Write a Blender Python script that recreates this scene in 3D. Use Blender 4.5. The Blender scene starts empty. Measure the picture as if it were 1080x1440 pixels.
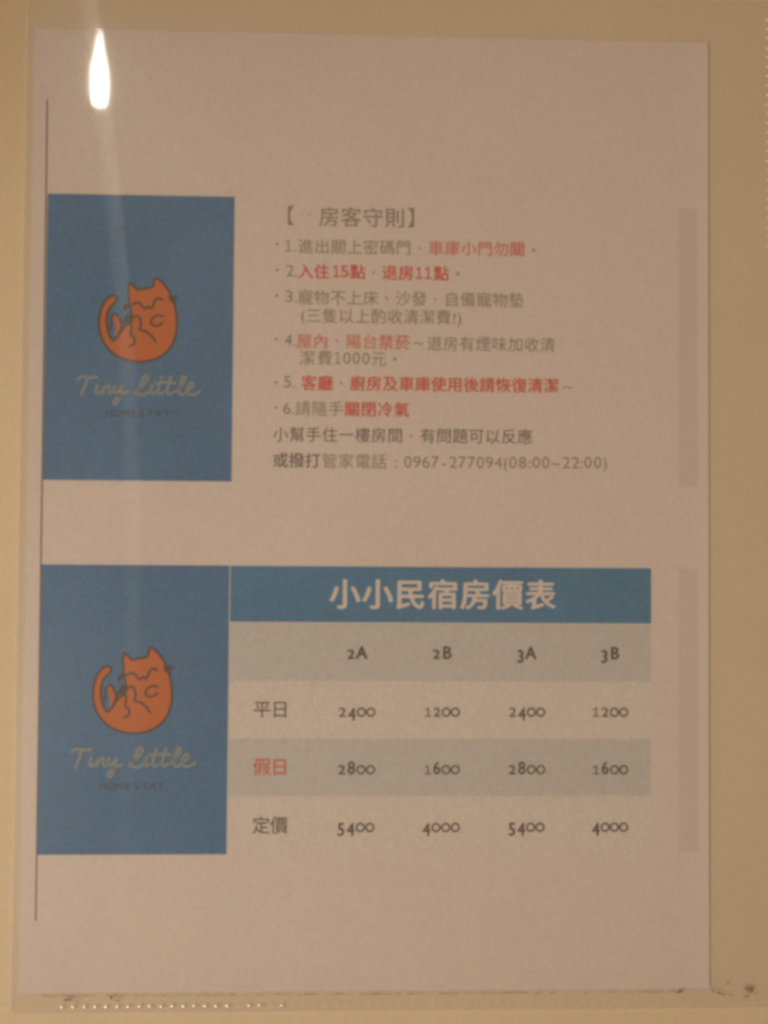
# A printed house-rules and price notice in a clear plastic sleeve on a cream wall.
# Sheet coordinates are millimetres (u right, v up) from the centre of the sheet; the wall is the plane Y = 0.
import bpy, math, random
from mathutils import Matrix, Vector

scene = bpy.context.scene
C = scene.collection
MM = 0.001
Z0 = 1.50                       # height of the sheet's centre above the floor line

def W(u, v, h=0.0):             # sheet millimetres -> world metres (h = distance out from the wall)
    return Vector((u * MM, -h * MM, Z0 + v * MM))

# ------------------------------------------------------------------ camera
cam_data = bpy.data.cameras.new('camera')
cam = bpy.data.objects.new('camera', cam_data)
C.objects.link(cam)
scene.camera = cam
Rt = ((0.9996524, -0.00781639, -0.02517917), (0.00727649, 0.99974316, -0.02146298), (0.02534046, 0.0212723, 0.99945253))
cols = [Vector((Rt[0][k], -Rt[2][k], Rt[1][k])) for k in range(3)]
M = Matrix((cols[0], cols[1], cols[2])).transposed().to_4x4()
M.translation = W(-2.24895, -6.94275, 246.43)
cam.matrix_world = M
cam_data.sensor_fit = 'VERTICAL'
cam_data.sensor_height = 32.0
cam_data.lens = 1123.0 / 1440.0 * 32.0
cam_data.clip_start = 0.01
cam_data.clip_end = 50.0

# ------------------------------------------------------------------ world and added fill light
world = bpy.data.worlds.new('World')
scene.world = world
world.use_nodes = True
bg = world.node_tree.nodes['Background']
bg.inputs['Color'].default_value = (1.0, 0.57, 0.285, 1)
bg.inputs['Strength'].default_value = 0.265

la = bpy.data.lights.new('fill_spot', 'SPOT')  # added soft-cone fill, unseen; shapes the brightness falloff across the sheet
la.spot_size = math.radians(27); la.spot_blend = 1.0; la.shadow_soft_size = 0.05
la.energy = 37.0
la.color = (1.0, 0.84, 0.67)
lo = bpy.data.objects.new('fill_spot', la)
C.objects.link(lo)
lo.location = W(-900, -480, 900)
lo.rotation_euler = (W(20, -28, 0) - lo.location).to_track_quat('-Z', 'Y').to_euler()

scene.view_settings.view_transform = 'Standard'
scene.view_settings.look = 'None'
scene.view_settings.exposure = 0.0
scene.view_settings.gamma = 1.0
scene.view_settings.use_curve_mapping = False
scene.cycles.max_bounces = 8
scene.cycles.transparent_max_bounces = 24
scene.cycles.pixel_filter_type = 'BLACKMAN_HARRIS'
scene.cycles.filter_width = 3.5
scene.cycles.use_denoising = True

# ------------------------------------------------------------------ materials
def mat(name):
    m = bpy.data.materials.new(name); m.use_nodes = True
    nt = m.node_tree; nt.nodes.clear()
    return m, nt, nt.nodes, nt.links

def grainy(name, col, amp=0.06, big=0.05, scale=1700.0, rough=0.85, bump=0.0, chroma=0.38, yellow=None):
    """Matt base colour with fine grain, a little chroma mottling and slow large-scale unevenness."""
    m, nt, N, L = mat(name)
    out = N.new('ShaderNodeOutputMaterial'); b = N.new('ShaderNodeBsdfPrincipled')
    b.inputs['Roughness'].default_value = rough
    b.inputs['Specular IOR Level'].default_value = 0.25
    L.new(b.outputs[0], out.inputs[0])
    g = N.new('ShaderNodeNewGeometry')
    n1 = N.new('ShaderNodeTexNoise'); n1.inputs['Scale'].default_value = scale; n1.inputs['Detail'].default_value = 2.0
    n2 = N.new('ShaderNodeTexNoise'); n2.inputs['Scale'].default_value = 28.0; n2.inputs['Detail'].default_value = 4.0
    n3 = N.new('ShaderNodeTexNoise'); n3.inputs['Scale'].default_value = scale * 0.30; n3.inputs['Detail'].default_value = 2.0
    for n in (n1, n2, n3): L.new(g.outputs['Position'], n.inputs['Vector'])
    # brightness factor
    def mad(src, a, c):
        q = N.new('ShaderNodeMath'); q.operation = 'MULTIPLY_ADD'; L.new(src, q.inputs[0])
        q.inputs[1].default_value = a; q.inputs[2].default_value = c; return q.outputs[0]
    f1 = mad(n1.outputs['Fac'], 4 * amp, 1 - 2 * amp)
    f2 = mad(n2.outputs['Fac'], 2 * big, 1 - big)
    f = N.new('ShaderNodeMath'); f.operation = 'MULTIPLY'; L.new(f1, f.inputs[0]); L.new(f2, f.inputs[1])
    # chroma mottling from the noise colour
    vm = N.new('ShaderNodeVectorMath'); vm.operation = 'MULTIPLY_ADD'
    L.new(n3.outputs['Color'], vm.inputs[0])
    k = amp * chroma * 4
    vm.inputs[1].default_value = (k, k, k * 1.4); vm.inputs[2].default_value = (1 - k / 2, 1 - k / 2, 1 - k * 0.7)
    v2 = N.new('ShaderNodeVectorMath'); v2.operation = 'MULTIPLY'; L.new(vm.outputs[0], v2.inputs[0]); v2.inputs[1].default_value = col
    v3 = N.new('ShaderNodeVectorMath'); v3.operation = 'SCALE'; L.new(v2.outputs[0], v3.inputs[0]); L.new(f.outputs[0], v3.inputs['Scale'])
    L.new(v3.outputs[0], b.inputs['Base Color'])
    if bump:
        bp = N.new('ShaderNodeBump'); bp.inputs['Strength'].default_value = bump; bp.inputs['Distance'].default_value = 0.0003
        n4 = N.new('ShaderNodeTexNoise'); n4.inputs['Scale'].default_value = 420.0; n4.inputs['Detail'].default_value = 5.0
        L.new(g.outputs['Position'], n4.inputs['Vector']); L.new(n4.outputs['Fac'], bp.inputs['Height']); L.new(bp.outputs[0], b.inputs['Normal'])
    return m

WALL = grainy('wall_paint', (0.79, 0.71, 0.53), 0.11, 0.05, bump=0.25)
PAPER = grainy('paper_white', (0.785, 0.755, 0.765), 0.085, 0.045, bump=0.08)
BLUE = grainy('ink_blue', (0.028, 0.205, 0.48), 0.24, 0.14)
BAND = grainy('ink_band', (0.028, 0.235, 0.50), 0.24, 0.14)
ORANGE = grainy('ink_orange', (0.61, 0.155, 0.018), 0.08, 0.04)
BROWN = grainy('ink_brown', (0.05, 0.03, 0.022), 0.10, 0.05)
CREAM = grainy('ink_cream', (0.26, 0.35, 0.41), 0.12, 0.05)
TEAL = grainy('ink_teal', (0.018, 0.11, 0.20), 0.10, 0.05)
GREY = grainy('ink_grey', (0.29, 0.27, 0.24), 0.12, 0.05)
DGREY = grainy('ink_dark_grey', (0.10, 0.10, 0.10), 0.12, 0.05)
BLACK = grainy('ink_black', (0.06, 0.058, 0.06), 0.12, 0.05)
RED = grainy('ink_red', (0.72, 0.09, 0.06), 0.08, 0.05)
RED2 = grainy('ink_red_faint', (0.74, 0.24, 0.18), 0.08, 0.05)
CELL_A = grainy('ink_pale_blue', (0.615, 0.665, 0.70), 0.12, 0.04)
CELL_B = grainy('ink_paler_blue', (0.765, 0.765, 0.765), 0.12, 0.04)
BARM = grainy('ink_pale_grey', (0.72, 0.685, 0.68), 0.06, 0.06)
GOLD = grainy('ink_gold', (0.84, 0.60, 0.26), 0.05, 0.05)
WHITE_INK = grainy('ink_left_white', (0.80, 0.79, 0.78), 0.05, 0.04)

def film(name, haze=0.05, spec=0.045, streak=0.015, rough=0.04, streak_rough=0.15):
    m, nt, N, L = mat(name)
    out = N.new('ShaderNodeOutputMaterial')
    tr = N.new('ShaderNodeBsdfTransparent'); tr.inputs[0].default_value = (1, 1, 0.995, 1)
    gl = N.new('ShaderNodeBsdfAnisotropic'); gl.inputs['Roughness'].default_value = rough; gl.inputs[0].default_value = (1, 1, 1, 1)
    st = N.new('ShaderNodeBsdfAnisotropic'); st.inputs['Roughness'].default_value = streak_rough
    st.inputs['Anisotropy'].default_value = 0.93; st.inputs[0].default_value = (1, 1, 1, 1)
    tg = N.new('ShaderNodeCombineXYZ'); tg.inputs['X'].default_value = 0.0; tg.inputs['Z'].default_value = 1.0
    L.new(tg.outputs[0], st.inputs['Tangent'])
    st.inputs['Rotation'].default_value = 0.25
    di = N.new('ShaderNodeBsdfDiffuse'); di.inputs[0].default_value = (0.93, 0.93, 0.92, 1)
    lw = N.new('ShaderNodeLayerWeight'); lw.inputs[0].default_value = 0.5
    pw = N.new('ShaderNodeMath'); pw.operation = 'POWER'; L.new(lw.outputs['Facing'], pw.inputs[0]); pw.inputs[1].default_value = 4.0
    ma = N.new('ShaderNodeMath'); ma.operation = 'MULTIPLY_ADD'; L.new(pw.outputs[0], ma.inputs[0]); ma.inputs[1].default_value = 0.8; ma.inputs[2].default_value = spec
    m1 = N.new('ShaderNodeMixShader'); m1.inputs[0].default_value = haze; L.new(tr.outputs[0], m1.inputs[1]); L.new(di.outputs[0], m1.inputs[2])
    m2 = N.new('ShaderNodeMixShader'); L.new(ma.outputs[0], m2.inputs[0]); L.new(m1.outputs[0], m2.inputs[1]); L.new(gl.outputs[0], m2.inputs[2])
    m3 = N.new('ShaderNodeMixShader'); m3.inputs[0].default_value = streak; L.new(m2.outputs[0], m3.inputs[1]); L.new(st.outputs[0], m3.inputs[2])
    # slow unevenness of the milky haze, and a faint wide gloss from fine scuffs
    if streak:
        g = N.new('ShaderNodeNewGeometry'); nz = N.new('ShaderNodeTexNoise'); nz.inputs['Scale'].default_value = 14.0; nz.inputs['Detail'].default_value = 3.0
        L.new(g.outputs['Position'], nz.inputs['Vector'])
        hz = N.new('ShaderNodeMath'); hz.operation = 'MULTIPLY_ADD'; L.new(nz.outputs['Fac'], hz.inputs[0]); hz.inputs[1].default_value = haze * 1.2; hz.inputs[2].default_value = haze * 0.4
        L.new(hz.outputs[0], m1.inputs[0])
        wd = N.new('ShaderNodeBsdfAnisotropic'); wd.inputs['Roughness'].default_value = 0.30; wd.inputs[0].default_value = (1, 1, 1, 1)
        m4 = N.new('ShaderNodeMixShader'); m4.inputs[0].default_value = 0.035; L.new(m3.outputs[0], m4.inputs[1]); L.new(wd.outputs[0], m4.inputs[2])
        m3 = m4
    L.new(m3.outputs[0], out.inputs[0])
    return m

FILM = film('clear_film', haze=0.085)
FILM_BACK = film('clear_film_back', haze=0.25, spec=0.02, streak=0.0)
WELD = film('welded_film', haze=0.10, spec=0.05, streak=0.0, rough=0.12)
BEAD = film('weld_bead_film', haze=0.30, spec=0.27, streak=0.0, rough=0.22)
BEAD_FLAT = film('weld_bead_film_flat', haze=0.16, spec=0.05, streak=0.0, rough=0.3)

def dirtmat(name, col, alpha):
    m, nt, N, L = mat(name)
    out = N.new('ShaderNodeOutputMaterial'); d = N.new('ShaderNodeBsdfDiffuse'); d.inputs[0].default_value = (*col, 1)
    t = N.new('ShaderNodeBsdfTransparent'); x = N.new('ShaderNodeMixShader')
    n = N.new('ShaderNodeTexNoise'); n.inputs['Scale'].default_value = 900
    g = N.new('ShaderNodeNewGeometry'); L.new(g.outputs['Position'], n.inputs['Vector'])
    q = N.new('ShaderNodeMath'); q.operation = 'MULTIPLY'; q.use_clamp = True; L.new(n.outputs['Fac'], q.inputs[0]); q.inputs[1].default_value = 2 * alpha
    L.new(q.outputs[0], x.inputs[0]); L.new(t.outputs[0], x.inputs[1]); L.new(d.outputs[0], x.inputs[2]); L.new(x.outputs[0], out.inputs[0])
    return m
DIRT_SHADOW = dirtmat('dirt_shadow_brown', (0.13, 0.08, 0.045), 0.7)
DIRT_SHADOW_PALE = dirtmat('dirt_shadow_pale_brown', (0.24, 0.15, 0.07), 0.5)

# ------------------------------------------------------------------ helpers
def link(name, verts, faces, material, parent=None, smooth=False):
    me = bpy.data.meshes.new(name)
    me.from_pydata([tuple(v) for v in verts], [], faces); me.update()
    me.materials.append(material)
    if smooth:
        for p in me.polygons: p.use_smooth = True
    o = bpy.data.objects.new(name, me)
    C.objects.link(o)
    if parent is not None: o.parent = parent
    return o

def thing(name, label, cat):
    o = bpy.data.objects.new(name, None); C.objects.link(o)
    o.empty_display_size = 0.01
    o['label'] = label; o['category'] = cat
    return o

def paper_h(u, v):
    """How far the sheet stands off the wall (mm): nearly flat, with slightly lifted right and bottom edges."""
    h = 0.36 + 0.06 * math.sin(u * 0.021 + 0.6) * math.sin(v * 0.017)
    if u > 97: h += 0.30 * ((u - 97) / 8.0) ** 2
    if v < -140: h += 0.12 * ((-140 - v) / 7.0) ** 2
    return h

def front_h(u, v):
    """The front film: rests just over the sheet, comes down to the welds."""
    h = 1.0
    e = min(1.0, max(0.0, (v + 153.3) / 9.0)) * min(1.0, max(0.0, (126.5 - u) / 14.0)) 
    e = e * e * (3 - 2 * e)
    return 0.62 + (h - 0.62) * e

def grid(name, us, vs, hf, material, parent, smooth=True, cut=None):
    verts = [W(u, v, hf(u, v)) for v in vs for u in us]
    n = len(us)
    faces = []
    for j in range(len(vs) - 1):
        for i in range(n - 1):
            faces.append((j * n + i, j * n + i + 1, (j + 1) * n + i + 1, (j + 1) * n + i))
    return link(name, verts, faces, material, parent, smooth)

def lin(a, b, n): return [a + (b - a) * i / n for i in range(n + 1)]

def patch(name, u0, v0, u1, v1, lift, material, parent):
    """A flat printed area lying on the sheet."""
    nu = max(1, int(abs(u1 - u0) / 4)); nv = max(1, int(abs(v1 - v0) / 4))
    return grid(name, lin(u0, u1, nu), lin(v0, v1, nv), lambda u, v: paper_h(u, v) + lift, material, parent, smooth=False)

# glyphs: the outlines of Blender's own built-in font, filled, cached per character
_g = {}
def glyph(ch):
    if ch not in _g:
        cu = bpy.data.curves.new('glyph', 'FONT'); cu.body = ch; cu.size = 1.0; cu.resolution_u = 4
        o = bpy.data.objects.new('glyph', cu); C.objects.link(o)
        bpy.context.view_layer.update()
        me = o.to_mesh()
        vs = [(v.co.x, v.co.y) for v in me.vertices]
        fs = [tuple(p.vertices) for p in me.polygons]
        o.to_mesh_clear(); bpy.data.objects.remove(o); bpy.data.curves.remove(cu)
        if vs:
            xs = [p[0] for p in vs]; ys = [p[1] for p in vs]; bb = (min(xs), max(xs), min(ys), max(ys))
        else: bb = (0, 0, 0, 0)
        _g[ch] = (vs, fs, bb)
    return _g[ch]

class Ink:
    """Collects flat printed shapes and links them as one print on the sheet."""
    def __init__(self): self.v = []; self.f = []; self.n = 0
    def add(self, pts, faces, lift):
        b = len(self.v)
        self.n += 1
        self.v += [W(u, v, paper_h(u, v) + lift) for u, v in pts]
        self.f += [tuple(b + i for i in f) for f in faces]
    def char(self, ch, cu, cv, em, wx=1.0, bold=0.0, lift=0.05, box=None):
        if ch == '1' and not box:
            w = 0.32 + 2 * bold
            for k, q in enumerate(([(cu - .75, cv + 1.1), (cu + .1, cv + 1.72)], [(cu + .12, cv - 1.7), (cu + .12, cv + 1.8)], [(cu - .85, cv - 1.6), (cu + 1.0, cv - 1.6)])):
                self.stroke(q, w, lift + k * .008, smooth=False)
            return
        vs, fs, bb = glyph(ch)
        if not vs: return
        x0 = (bb[0] + bb[1]) / 2
        if ord(ch) > 0x2e80 and ch not in '，。：':
            x0 = 0.5; y0 = 0.38
        else: y0 = 0.36
        sy = em; oy = 0.0
        if box:                     # fit the glyph's ink between two heights above the baseline (old-style figures)
            h = bb[3] - bb[2]; sy = (box[1] - box[0]) / h
            pts = [((x - x0) * em * wx, (y - bb[2]) * sy + box[0]) for x, y in vs]
        else:
            pts = [((x - x0) * em * wx, (y - y0) * em) for x, y in vs]
        if ch.isdigit() and not box:
            sx = 2.25 / (bb[1] - bb[0]); sy = 3.6 / (bb[3] - bb[2])
            pts = [((x - x0) * sx, (y - bb[2]) * sy - 1.75) for x, y in vs]
        offs = [(0, 0)] if not bold else [(-bold, 0), (bold, 0), (0, bold * .7), (0, -bold * .7)]
        for k, (dx, dy) in enumerate(offs):
            self.add([(cu + x + dx, cv + y + dy) for x, y in pts], fs, lift + k * 0.012)
    def run(self, s, a, b, em=4.95, wx=1.0, bold=0.0, lift=0.05):
        n = len(s)
        for i, ch in enumerate(s):
            t = i / max(1, n - 1)
            cu = a[0] + (b[0] - a[0]) * t; cv = a[1]
            if ch == '，': self.dot(cu, cv - .1, .30, lift, tail=.35)
            elif ch == '。': self.ring(cu, cv - .1, .42, .16, lift)
            elif ch == '、': self.stroke([(cu - .5, cv + .5), (cu - .1, cv + .1), (cu + .25, cv - .4)], .38, lift)
            elif ch == '～': self.stroke([(cu - 1.4, cv - .3), (cu - .8, cv + .15), (cu, cv - .05), (cu + .7, cv - .3), (cu + 1.4, cv + .1)], .36, lift)
            elif ch == ' ': pass
            else: self.char(ch, cu, cv, em, wx if ord(ch) < 256 else 1.0, bold, lift)
    def dot(self, u, v, r, lift, tail=0.0):
        n = 10
        self.add([(u + r * math.cos(2 * math.pi * i / n), v + r * math.sin(2 * math.pi * i / n)) for i in range(n)], [tuple(range(n))], lift)
        if tail: self.stroke([(u + r * .6, v), (u + r * .3, v - tail), (u - r * .3, v - tail * 1.6)], r * .7, lift + .004)
    def ring(self, u, v, r, w, lift):
        n = 14; p = []
        for i in range(n):
            a = 2 * math.pi * i / n
            p += [(u + (r - w) * math.cos(a), v + (r - w) * math.sin(a)), (u + (r + w) * math.cos(a), v + (r + w) * math.sin(a))]
        self.add(p, [(2 * i, 2 * i + 1, (2 * i + 3) % (2 * n), (2 * i + 2) % (2 * n)) for i in range(n)], lift)
    def stroke(self, pts, w, lift, smooth=True, taper=False, closed=False):
        p = spline(pts, closed) if smooth and len(pts) > 2 else list(pts)
        L_ = []; n = len(p)
        for i in range(n):
            a = p[max(0, i - 1)] if not closed else p[(i - 1) % n]
            b = p[min(n - 1, i + 1)] if not closed else p[(i + 1) % n]
            dx, dy = b[0] - a[0], b[1] - a[1]; d = math.hypot(dx, dy) or 1
            ww = w / 2
            if taper: ww *= 0.45 + 0.55 * math.sin(math.pi * (i + .5) / n)
            L_ += [(p[i][0] - dy / d * ww, p[i][1] + dx / d * ww), (p[i][0] + dy / d * ww, p[i][1] - dx / d * ww)]
        m = n if closed else n - 1
        self.add(L_, [(2 * i, 2 * i + 1, (2 * i + 3) % (2 * n), (2 * i + 2) % (2 * n)) for i in range(m)], lift)
        if not closed and not taper:
            for e in (p[0], p[-1]): self.dot(e[0], e[1], w / 2, lift + .003)
    def fill(self, pts, lift, smooth=True):
        from mathutils.geometry import tessellate_polygon
        p = spline(pts, True) if smooth else list(pts)
        tris = tessellate_polygon([[Vector((a, b, 0)) for a, b in p]])
        self.add(p, [tuple(t) for t in tris], lift)
    def build(self, name, material, parent):
        return link(name, self.v, self.f, material, parent)

def spline(pts, closed=False, k=5):
    out = []; n = len(pts)
    seg = n if closed else n - 1
    for i in range(seg):
        if closed: p0, p1, p2, p3 = pts[(i - 1) % n], pts[i], pts[(i + 1) % n], pts[(i + 2) % n]
        else: p0, p1, p2, p3 = pts[max(0, i - 1)], pts[i], pts[i + 1], pts[min(n - 1, i + 2)]
        for s in range(k):
            t = s / k
            out.append(tuple(0.5 * (2 * p1[c] + (p2[c] - p0[c]) * t + (2 * p0[c] - 5 * p1[c] + 4 * p2[c] - p3[c]) * t * t
                       + (3 * p1[c] - p0[c] - 3 * p2[c] + p3[c]) * t ** 3) for c in (0, 1)))
    if not closed: out.append(tuple(pts[-1]))
    return out

# ------------------------------------------------------------------ wall
wall = link('wall', [W(-1500, -1490, 0), W(1500, -1490, 0), W(1500, 1400, 0), W(-1500, 1400, 0)], [(0, 1, 2, 3)], WALL)
wall['kind'] = 'structure'

# ------------------------------------------------------------------ the printed sheet
sheet = thing('notice_sheet', 'white printed sheet of house rules and room prices with two blue cat panels', 'notice')
sheet.location = W(0, -147.5, 0)
sheet_inv = sheet.location.copy()
U0, U1, V0, V1 = -105.0, 105.0, -147.4, 147.2
us = lin(U0, 96, 30) + lin(96, U1, 9)[1:]; vs = lin(V0, -138, 8) + lin(-138, V1, 40)[1:]
pp = grid('paper', us, vs, paper_h, PAPER, sheet, smooth=False)
so = pp.modifiers.new('thickness', 'SOLIDIFY'); so.thickness = 0.00011; so.offset = -1

# left margin line
i_ = Ink(); i_.stroke([(-100.88, 124.50), (-100.76, 96.14), (-100.46, -18.30), (-100.24, -125.61)], 0.42, 0.10, smooth=False)
i_.build('margin_line', grainy('ink_margin', (0.22, 0.17, 0.13), 0.1, 0.05), sheet)

def cat(panel, ou, ov):
    """The curled-up cat emblem and the lettering below it; ou, ov is the panel's lower left corner."""
    sh = lambda L_: [(ou + a, ov + b) for a, b in L_]
    body = [(21.63, 56.07), (20.43, 56.86), (18.80, 56.07), (17.39, 54.02), (16.45, 51.05), (16.24, 47.76), (16.74, 44.79), (17.96, 42.16), (19.76, 39.86), (22.02, 38.16), (24.66, 37.11), (27.68, 36.58), (30.84, 36.72), (33.85, 37.58), (36.46, 39.23), (38.40, 41.53), (39.61, 44.50), (40.03, 47.80), (39.86, 51.11), (39.16, 54.27), (38.13, 57.05), (36.85, 59.36), (35.24, 61.27), (33.38, 62.59), (32.80, 61.53), (32.43, 59.81), (30.20, 59.27), (27.90, 58.87), (26.70, 59.92), (25.44, 60.84), (25.07, 58.86), (25.31, 55.69), (25.75, 52.92), (26.18, 50.41), (25.42, 48.43), (23.99, 47.24), (22.83, 45.66), (21.80, 44.15), (20.64, 43.02), (19.57, 44.34), (18.74, 46.97), (18.56, 50.26), (19.37, 52.90), (20.80, 54.55)]
    leg = [(20.52, 50.93), (21.70, 51.06), (22.65, 49.22), (23.13, 47.44), (22.64, 45.00), (21.87, 43.68), (21.20, 45.13), (21.36, 47.63), (20.54, 49.35)]
    k = Ink(); k.fill(sh(body), 0.07); k.build('emblem_body', ORANGE, panel)
    k = Ink(); k.fill(sh(leg), 0.075); k.build('emblem_leg', ORANGE, panel)
    s = Ink(); w = 0.68
    s.stroke(sh(body), w, 0.09, closed=True)
    n = 0
    for L_ in ([(19.73, 46.45), (19.96, 48.95), (20.33, 50.66), (21.44, 51.13), (22.51, 49.75), (23.13, 47.77), (22.63, 45.79), (21.93, 44.08)],
               [(26.32, 54.17), (27.56, 54.84), (28.75, 54.51), (29.42, 53.59), (30.29, 52.86), (31.13, 53.66), (31.99, 53.00), (32.71, 53.86)],
               [(32.77, 54.26), (33.34, 55.58), (34.39, 56.24), (35.38, 55.72)],
               [(35.78, 50.70), (34.06, 50.89), (32.50, 50.03), (32.05, 48.58), (33.05, 47.66), (34.63, 47.93), (35.67, 48.85)],
               [(25.52, 41.32), (27.08, 42.11), (26.99, 43.96), (25.93, 44.88), (26.23, 46.59), (25.94, 48.43), (26.44, 50.15), (27.68, 50.68), (28.75, 49.89), (29.04, 47.91), (28.66, 46.59), (30.71, 45.81), (32.37, 44.49), (33.51, 42.78)],
               [(25.13, 54.50), (24.29, 53.97), (23.64, 53.31)], [(25.21, 53.71), (24.56, 53.18), (23.91, 52.52)],
               [(37.55, 56.65), (38.47, 56.52), (39.25, 57.05)], [(37.82, 55.86), (39.00, 55.99), (40.12, 56.39)], [(38.09, 55.46), (38.88, 55.20), (39.48, 54.80)],
               [(25.12, 51.07), (24.47, 50.01), (23.71, 48.43)], [(25.78, 50.68), (25.01, 49.49), (24.36, 48.70)]):
        n += 1
        s.stroke(sh(L_), w, 0.10 + n * 0.002)
    s.build('emblem_outline', BROWN, panel)
    t = Ink(); n = 0
    for L_ in ([(10.14, 30.92), (10.85, 31.65), (12.02, 31.78), (13.99, 31.52), (15.95, 31.71)], [(13.07, 31.51), (12.45, 29.35), (11.70, 27.38), (11.19, 26.20)],
               [(15.99, 29.09), (15.49, 27.51), (15.90, 26.66), (16.80, 27.25)], [(16.43, 30.47), (16.56, 30.60)], 
               [(17.60, 26.59), (17.97, 28.04), (18.35, 28.96)], [(18.04, 27.91), (19.00, 29.02), (19.79, 28.82), (19.55, 27.51), (19.96, 26.66), (20.73, 27.25)],
               [(21.43, 29.02), (20.99, 27.64), (21.66, 26.86), (22.69, 27.64), (23.40, 28.96)], [(23.59, 29.09), (23.10, 26.59), (22.48, 24.36), (21.58, 23.44), (21.04, 24.23), (22.07, 25.41), (23.89, 26.59), (25.19, 27.25)],
               [(27.43, 26.85), (28.72, 28.04), (30.40, 29.88), (31.37, 31.59), (30.76, 32.38), (29.86, 31.32), (28.98, 28.69), (28.35, 26.85), (29.40, 26.33), (30.71, 26.59), (31.75, 27.38)],
               [(32.84, 29.35), (32.14, 27.64), (32.68, 26.66), (33.59, 27.25)], [(33.35, 30.80), (33.48, 30.93)],
               [(35.63, 31.98), (34.88, 29.35), (34.51, 27.38), (35.31, 26.59), (36.22, 27.25)], [(38.52, 32.12), (37.71, 29.35), (37.34, 27.38), (38.07, 26.59), (38.98, 27.25)], [(33.82, 29.94), (36.18, 30.21), (39.87, 30.14)],
               [(39.77, 27.38), (41.72, 29.35), (42.88, 31.33), (42.47, 32.31), (41.69, 31.33), (41.07, 28.69), (41.22, 26.98), (42.15, 26.59), (43.06, 27.25)],
               [(43.19, 27.51), (44.75, 28.69), (45.27, 29.75), (44.60, 30.27), (43.69, 29.35), (43.45, 27.64), (44.25, 26.59), (45.70, 26.72), (47.27, 27.64)]):
        n += 1
        t.stroke(sh(L_), 0.88, 0.10 + n * 0.003)
    t.build('script_lettering', CREAM, panel)
    h = Ink()
    a, b = (19.65, 20.69), (37.23, 20.54)
    h.run('HOMESTAY', (ou + a[0], ov + a[1]), (ou + b[0], ov + b[1]), em=2.9, wx=1.05, bold=0.13)
    h.build('small_lettering', TEAL, panel)

PANELS = ((-100.25, 7.35, -42.98, 95.55), (-100.3, -106.1, -43.22, -18.45))
for k, (u0, v0, u1, v1) in enumerate(PANELS):
    pn = patch('blue_panel', u0, v0, u1, v1, 0.03, BLUE, sheet)
    if k == 0: pn['label'] = 'upper blue panel with orange cat emblem beside the house rules'
    else: pn['label'] = 'lower blue panel with orange cat emblem beside the price table'
    cat(pn, u0, v0)
for (u0, v0, u1, v1) in ((95.65, 6.9, 101.5, 94.2), (95.7, -105.95, 101.5, -18.6)):
    patch('side_bar', u0, v0, u1, v1, 0.03, BARM, sheet)

# house rules: every printed line is a part; its red words, where there are any, are a piece of their own
F = 0.93                                          # half-width figures
def line(runs, label=None):
    root = None
    for colour, items in runs:
        k = Ink()
        for it in items:
            s, a, b = it[:3]; kw = it[3] if len(it) > 3 else {}
            if s == '•': k.dot(a[0], a[1], 0.44, 0.05)
            else: k.run(s, a, b, **kw)
        nm = 'text_line' if root is None else ('red_words' if colour in (RED, RED2) else 'grey_words')
        o = k.build(nm, colour, root if root is not None else sheet)
        if root is None: root = o
    return root
B = dict(bold=0.085); B1 = dict(bold=0.045)
D = dict(wx=F); DB = dict(wx=F, bold=0.07)
T_ = dict(em=6.6)
line([(GREY, [('【', (-27.60, 90.01), (-27.60, 90.01), T_), ('房客守則', (-13.72, 89.80), (6.66, 90.15), dict(em=6.6, bold=.03)), ('】', (13.71, 89.94), (13.71, 89.94), T_)])])
k = Ink()
for (u, v, r) in ((*(-19.68, 90.59), 1.4), (*(-22.32, 90.21), .9), (*(-21.02, 91.79), .45)):
    p = []
    for i in range(8):
        rr = r if i % 2 == 0 else r * .3
        p.append((u + rr * math.cos(i * math.pi / 4), v + rr * math.sin(i * math.pi / 4)))
    k.fill(p, 0.05, smooth=False)
k.build('sparkle_mark', GOLD, sheet)
line([(GREY, [('•', (-29.71, 80.97), (-29.71, 80.97)), ('1', (-26.30, 80.52), (-26.30, 80.52), D), ('.', (-24.10, 80.55), (-24.10, 80.55)), ('進出關上密碼門，', (-20.87, 80.49), (14.45, 81.07)), ('。', (50.03, 80.49), (50.03, 80.49))]),
      (RED2, [('車庫小門勿', (19.53, 80.55), (39.88, 80.88), B1), ('關', (44.90, 80.63), (44.90, 80.63), B)])])
line([(GREY, [('•', (-29.63, 72.87), (-29.63, 72.87)), ('2', (-25.67, 72.71), (-25.67, 72.71), D), ('.', (-23.81, 72.74), (-23.81, 72.74)), ('，', (0.17, 72.78), (0.17, 72.78)), ('。', (26.39, 72.74), (26.39, 72.74))]),
      (RED, [('入住', (-20.84, 72.68), (-15.89, 72.75), B), ('15', (-11.48, 72.73), (-8.77, 72.78), DB), ('點', (-4.75, 72.75), (-4.75, 72.75), B),
             ('退房', (5.12, 72.64), (10.28, 72.72), B), ('11', (14.26, 72.64), (17.05, 72.69), DB), ('點', (21.22, 72.62), (21.22, 72.62), B)])])
line([(GREY, [('•', (-29.66, 64.90), (-29.66, 64.90)), ('3', (-25.92, 64.71), (-25.92, 64.71), D), ('.', (-23.73, 64.74), (-23.73, 64.74)),
              ('寵物不上床、沙發，自備寵物墊', (-20.87, 64.61), (44.66, 65.57))])])
line([(GREY, [('(', (-21.46, 59.04), (-21.46, 59.04)), ('三隻以上酌收清潔費', (-18.29, 58.93), (21.99, 59.49)), ('!', (25.38, 58.70), (25.38, 58.70)), (')', (26.87, 58.72), (26.87, 58.72))])])
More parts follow.
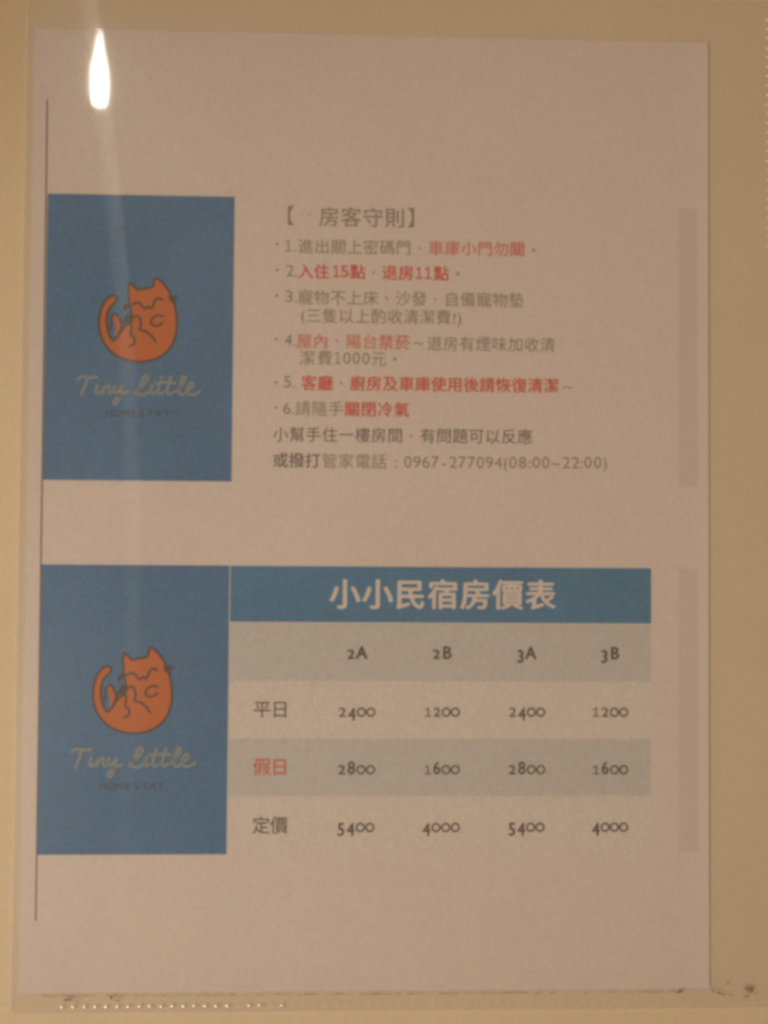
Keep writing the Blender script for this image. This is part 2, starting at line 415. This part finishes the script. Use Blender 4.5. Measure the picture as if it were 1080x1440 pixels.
line([(GREY, [('•', (-29.68, 51.41), (-29.68, 51.41)), ('4', (-26.01, 51.12), (-26.01, 51.12), D), ('.', (-24.04, 51.15), (-24.04, 51.15)), ('～退房有煙味加收清', (14.18, 50.77), (54.58, 51.30))]),
      (RED2, [('屋內、陽台', (-21.07, 51.01), (-0.77, 51.28), B1), ('禁菸', (4.22, 50.97), (9.21, 51.04), B)])])
line([(GREY, [('潔費', (-20.04, 45.79), (-14.72, 45.86)), ('1000', (-10.81, 45.80), (-2.01, 45.91), D), ('元。', (1.96, 45.74), (6.92, 45.80))])])
line([(GREY, [('•', (-29.71, 38.06), (-29.71, 38.06)), ('5', (-26.10, 38.21), (-26.10, 38.21), D), ('.', (-24.13, 38.23), (-24.13, 38.23)), ('～', (60.75, 37.58), (60.75, 37.58))]),
      (RED, [('客廳、廚房及車庫使用後請恢復清潔', (-19.48, 38.05), (55.73, 38.94), B)])])
line([(GREY, [('•', (-29.64, 30.24), (-29.64, 30.24)), ('6', (-26.24, 30.06), (-26.24, 30.06), D), ('.', (-24.27, 30.08), (-24.27, 30.08)), ('請隨手', (-21.31, 30.11), (-11.16, 30.22))]),
      (RED, [('關閉冷氣', (-6.13, 30.06), (9.13, 30.23), B)])])
line([(DGREY, [('小幫手住一樓房間，有問題可以反應', (-28.07, 22.05), (47.56, 22.83))])])
o = line([(DGREY, [('或撥打', (-28.05, 14.06), (-18.10, 14.15), dict(bold=.03))]),
      (GREY, [('管家電話', (-12.95, 13.98), (2.31, 14.12)), (':', (7.37, 13.89), (7.37, 13.89)), ('0967-277094', (11.22, 13.86), (39.27, 14.12), D), ('(', (41.60, 13.92), (41.60, 13.92)),
              ('08', (43.82, 13.94), (46.81, 13.97), D), (':', (48.92, 13.99), (48.92, 13.99)), ('00', (51.03, 14.01), (54.03, 14.04), D), ('~', (57.14, 14.07), (57.14, 14.07)),
              ('22', (60.47, 14.10), (63.37, 14.12), D), (':', (65.26, 14.14), (65.26, 14.14)), ('00', (67.26, 14.16), (70.27, 14.19), D), (')', (72.50, 14.21), (72.50, 14.21))])])

# price table
table = bpy.data.objects.new('price_table', None); C.objects.link(table); table.parent = sheet
cu_ = [-43.2, -17.6, 8.6, 35.0, 61.2, 87.03]
rv = [-35.95, -53.6, -71.2, -88.6, -105.95]
patch('header_band', -43.1, -35.62, 87.03, -18.5, 0.03, BAND, table)
k = Ink(); k.stroke([(-43.1, -35.7), (-43.1, -18.5)], 0.28, 0.06, smooth=False); k.build('divider_line', CELL_B, table)
for r in range(4):
    for c in range(5):
        g = 0.07
        patch('table_cell', cu_[c] + (0.25 if c == 0 else g), rv[r + 1] + g, cu_[c + 1] - g, rv[r] - g, 0.03, CELL_A if r % 2 == 0 else CELL_B, table)
k = Ink(); k.run('小小民宿房價表', (-7.90, -26.87), (52.55, -26.55), em=9.7, bold=0.26); k.build('title_lettering', WHITE_INK, table)
k = Ink(); k.run('平日', (-32.82, -62.18), (-27.40, -62.17), em=5.6, bold=.035); k.build('row_heading', DGREY, table)
k = Ink(); k.run('假日', (-32.74, -79.69), (-27.33, -79.69), em=5.6, bold=.04); k.build('row_heading', RED, table)
k = Ink(); k.run('定價', (-32.77, -97.32), (-27.37, -97.33), em=5.6, bold=.035); k.build('row_heading', DGREY, table)

XH, AH, DE = 2.72, 3.85, -1.15
OLD = {'0': (0, XH), '1': (0, XH), '2': (0, XH), '3': (DE, XH), '4': (DE, XH), '5': (DE, XH), '6': (0, AH), '8': (0, AH), 'A': (0, 3.7), 'B': (0, 3.7)}
def figures(s, a, b, material, bold=0.06, em=5.0):
    k = Ink(); n = len(s)
    for i, ch in enumerate(s):
        t = i / (n - 1); cu = a[0] + (b[0] - a[0]) * t
        if ch == '0':          # round old-style nought
            p = [(cu + 1.17 * math.cos(q * math.pi / 12), a[1] + XH / 2 + (XH / 2 - .17) * math.sin(q * math.pi / 12)) for q in range(24)]
            k.stroke(p, 0.55, 0.05 + i * .002, smooth=False, closed=True); continue
        if ch == '1':
            k.stroke([(cu - .75, a[1] + XH - .65), (cu + .12, a[1] + XH - .12)], 0.34, 0.05, smooth=False)
            k.stroke([(cu + .12, a[1] + .1), (cu + .12, a[1] + XH - .15)], 0.42, 0.056, smooth=False)
            k.stroke([(cu - .85, a[1] + .14), (cu + 1.05, a[1] + .14)], 0.34, 0.062, smooth=False); continue
        wx = {'A': 1.0, 'B': .98}.get(ch, .95)
        k.char(ch, cu, a[1], em, wx, bold, 0.05, box=OLD[ch])
    return k.build('price_figures' if n == 4 else 'room_heading', material, table)
H_ = 0.17
figures('2A', (-5.88, -46.70), (-2.58, -46.69), BLACK, H_)
figures('2B', (20.39, -46.66), (23.80, -46.65), BLACK, H_)
figures('3A', (46.36, -46.64), (49.57, -46.63), BLACK, H_)
figures('3B', (72.47, -46.63), (75.80, -46.62), BLACK, H_)
for y, row in ((1007.4, ('2400', '1200', '2400', '1200')), (1088.2, ('2800', '1600', '2800', '1600')), (1169.4, ('5400', '4000', '5400', '4000'))):
    if y < 1050: pos = ((-8.35, -64.44), (0.38, -64.43), (17.87, -64.40), (26.31, -64.39), (44.01, -64.37), (52.71, -64.36), (69.84, -64.33), (78.48, -64.32))
    elif y < 1100: pos = ((-8.42, -81.94), (0.40, -81.95), (17.87, -81.95), (26.40, -81.96), (43.96, -81.97), (52.77, -81.97), (69.87, -81.98), (78.50, -81.98))
    else: pos = ((-8.49, -99.48), (0.32, -99.50), (17.65, -99.54), (26.50, -99.56), (43.92, -99.55), (52.60, -99.57), (69.90, -99.57), (78.51, -99.59))
    for c in range(4): figures(row[c], pos[2 * c], pos[2 * c + 1], BLACK, 0.09 if y < 1050 else 0.12)

# ------------------------------------------------------------------ the clear sleeve
sleeve = thing('plastic_sleeve', 'clear plastic sleeve with dotted welded edges, flat on the cream wall, holding the notice', 'document sleeve')
sleeve.location = W(0, -153.3, 0)
SL, SR, SB, ST = -107.2, 126.5, -153.3, 161.0
us = lin(SL, -100, 8) + lin(-100, 110, 42)[1:] + lin(110, SR, 10)[1:]
vs = lin(SB, -143, 12) + lin(-143, ST, 60)[1:]
grid('back_film', us, vs, lambda u, v: 0.14, FILM_BACK, sleeve)
grid('front_film', us, vs, front_h, FILM, sleeve)
def strip(name, u0, v0, u1, v1, h, material):
    verts = [W(u0, v0, 0.2), W(u1, v0, 0.2), W(u1, v1, 0.2), W(u0, v1, 0.2), W(u0, v0, h), W(u1, v0, h), W(u1, v1, h), W(u0, v1, h)]
    return link(name, verts, [(0, 1, 5, 4), (1, 2, 6, 5), (2, 3, 7, 6), (3, 0, 4, 7), (4, 5, 6, 7)], material, sleeve)
EDGE = film('film_edge', haze=0.14, spec=0.0, streak=0.0, rough=0.6)
strip('bottom_edge', SL, SB - 0.25, SR, SB, 0.55, EDGE)
strip('folded_edge', SL - 0.22, SB, SL, ST, 0.98, EDGE)
strip('right_edge', SR, SB, SR + 0.3, ST, 0.55, EDGE)
# weld beads: little raised domes pressed into both films
def bead_mesh(r, h, m=None):
    verts = []; faces = []; n = 8
    rings = ((1.0, 0.0), (0.78, 0.5), (0.42, 0.85))
    for a, b in rings:
        for i in range(n):
            t = 2 * math.pi * i / n
            verts.append((a * r * MM * math.cos(t), -b * h * MM, a * r * MM * math.sin(t)))
    verts.append((0, -h * MM, 0))
    for j in range(2):
        for i in range(n):
            faces.append((j * n + i, j * n + (i + 1) % n, (j + 1) * n + (i + 1) % n, (j + 1) * n + i))
    for i in range(n): faces.append((2 * n + i, 2 * n + (i + 1) % n, 3 * n))
    me = bpy.data.meshes.new('weld_bead'); me.from_pydata(verts, [], faces); me.update(); me.materials.append(m or BEAD)
    for p in me.polygons: p.use_smooth = True
    return me
rnd = random.Random(4)
meshes = [bead_mesh(0.66, 0.15), bead_mesh(0.62, 0.12), bead_mesh(0.6, 0.09, BEAD_FLAT), bead_mesh(0.6, 0.06, BEAD_FLAT), bead_mesh(0.62, 0.36)]
def bead(u, v, me):
    o = bpy.data.objects.new('weld_bead', me); C.objects.link(o); o.parent = sleeve
    o.location = W(u, v, front_h(u, v) + 0.02); return o
u = -91.7
while u < 123:
    k = 0 if u < -45 else 1 if u < -25 else 2 if u < 0 else 3
    if k < 3 and rnd.random() < .22: k += 1
    bead(u + rnd.uniform(-.12, .12), -151.6 + rnd.uniform(-.08, .08), meshes[k]); u += 3.3
v = -148.0
while v < 158:
    k = 4 if v > 82 else 2 if v > 60 else 3
    bead(124.1, v + rnd.uniform(-.1, .1), meshes[k]); v += 3.0
for b_ in list(C.objects):
    if b_.parent in (sleeve, sheet):
        b_.matrix_parent_inverse = Matrix.Translation(-b_.parent.location)

# ------------------------------------------------------------------ dirt caught along the bottom of the sleeve, sheet's edge shadow painted in
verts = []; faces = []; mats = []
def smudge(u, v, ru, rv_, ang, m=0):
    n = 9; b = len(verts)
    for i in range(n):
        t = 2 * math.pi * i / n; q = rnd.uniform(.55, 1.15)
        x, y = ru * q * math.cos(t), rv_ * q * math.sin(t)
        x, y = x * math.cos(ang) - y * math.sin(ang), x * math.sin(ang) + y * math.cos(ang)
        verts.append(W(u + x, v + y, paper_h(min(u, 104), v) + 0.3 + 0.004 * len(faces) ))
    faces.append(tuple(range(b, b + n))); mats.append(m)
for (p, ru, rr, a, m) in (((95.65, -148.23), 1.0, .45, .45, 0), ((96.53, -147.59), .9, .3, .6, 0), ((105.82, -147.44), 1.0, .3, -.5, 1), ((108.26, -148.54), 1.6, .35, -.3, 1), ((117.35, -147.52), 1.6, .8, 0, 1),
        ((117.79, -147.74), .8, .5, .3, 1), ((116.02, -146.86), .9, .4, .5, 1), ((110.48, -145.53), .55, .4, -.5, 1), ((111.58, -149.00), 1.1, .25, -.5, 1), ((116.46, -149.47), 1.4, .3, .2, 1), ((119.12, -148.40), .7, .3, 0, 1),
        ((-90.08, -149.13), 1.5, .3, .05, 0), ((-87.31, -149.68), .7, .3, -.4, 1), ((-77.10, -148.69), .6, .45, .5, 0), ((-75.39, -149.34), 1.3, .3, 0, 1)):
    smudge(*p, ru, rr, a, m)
x = -97.0  # row of dashes: dirt mixed with painted shadow of the sheet's bottom edge
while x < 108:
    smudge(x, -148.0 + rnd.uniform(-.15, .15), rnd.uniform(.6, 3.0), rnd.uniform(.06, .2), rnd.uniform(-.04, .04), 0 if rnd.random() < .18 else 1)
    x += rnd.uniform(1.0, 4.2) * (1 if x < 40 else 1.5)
dirt = link('dust_and_edge_shadow', verts, faces, DIRT_SHADOW)
dirt.data.materials.append(DIRT_SHADOW_PALE)
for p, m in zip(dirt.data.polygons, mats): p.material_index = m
dirt['kind'] = 'stuff'; dirt['label'] = 'brown dirt and grit caught along the bottom of the clear sleeve, with painted edge shadow'

# ------------------------------------------------------------------ unseen lamp, its teardrop shape invented to give the film's highlight
lamp = thing('highlight_lamp', 'unseen glowing lamp with a made-up teardrop shape for the highlight mirrored in the plastic at upper left', 'lamp')
D_ = 1200.0; KK = 1 + D_ / 246.43
LU, LV = -85.0, 134.3
lc = W(LU + (LU + 2.25) * (KK - 1), LV + (LV + 6.94) * (KK - 1), D_)
lamp.location = lc
GLOW, nt, N, L = mat('lamp_glow')
e = N.new('ShaderNodeEmission'); e.inputs[0].default_value = (1.0, 0.93, 0.80, 1); e.inputs[1].default_value = 60.0
oo = N.new('ShaderNodeOutputMaterial'); L.new(e.outputs[0], oo.inputs[0])
def lathe(name, prof, material, parent, n=28):
    verts = []; faces = []
    for r, z in prof:
        for i in range(n):
            t = 2 * math.pi * i / n; verts.append((r * MM * math.cos(t), r * MM * math.sin(t), z * MM))
    for j in range(len(prof) - 1):
        for i in range(n):
            faces.append((j * n + i, j * n + (i + 1) % n, (j + 1) * n + (i + 1) % n, (j + 1) * n + i))
    return link(name, verts, faces, material, parent, True)
hs = 0.96
prof = [(r * 0.75, z * hs) for r, z in ((0.1, -69), (6, -68.3), (11, -66), (15, -61), (17.6, -53), (18.8, -42), (19.3, -28), (19.2, -14), (17.4, 0), (14.4, 14), (10.6, 28), (6.8, 44), (3.4, 60), (1.4, 74), (0.6, 80))]
lathe('teardrop_emitter', prof, GLOW, lamp)  # emitter shaped like the highlight, so the film mirrors a teardrop
BR, nt, N, L = mat('lamp_brass')
bb_ = N.new('ShaderNodeBsdfPrincipled'); bb_.inputs['Base Color'].default_value = (0.5, 0.35, 0.15, 1); bb_.inputs['Metallic'].default_value = 1; bb_.inputs['Roughness'].default_value = 0.35
oo = N.new('ShaderNodeOutputMaterial'); L.new(bb_.outputs[0], oo.inputs[0])
lathe('added_cord', [(0.1, 80 * hs), (1.2, 80 * hs + 1), (1.2, 80 * hs + 500)], BR, lamp, 8)  # cord added above the tip of the invented teardrop
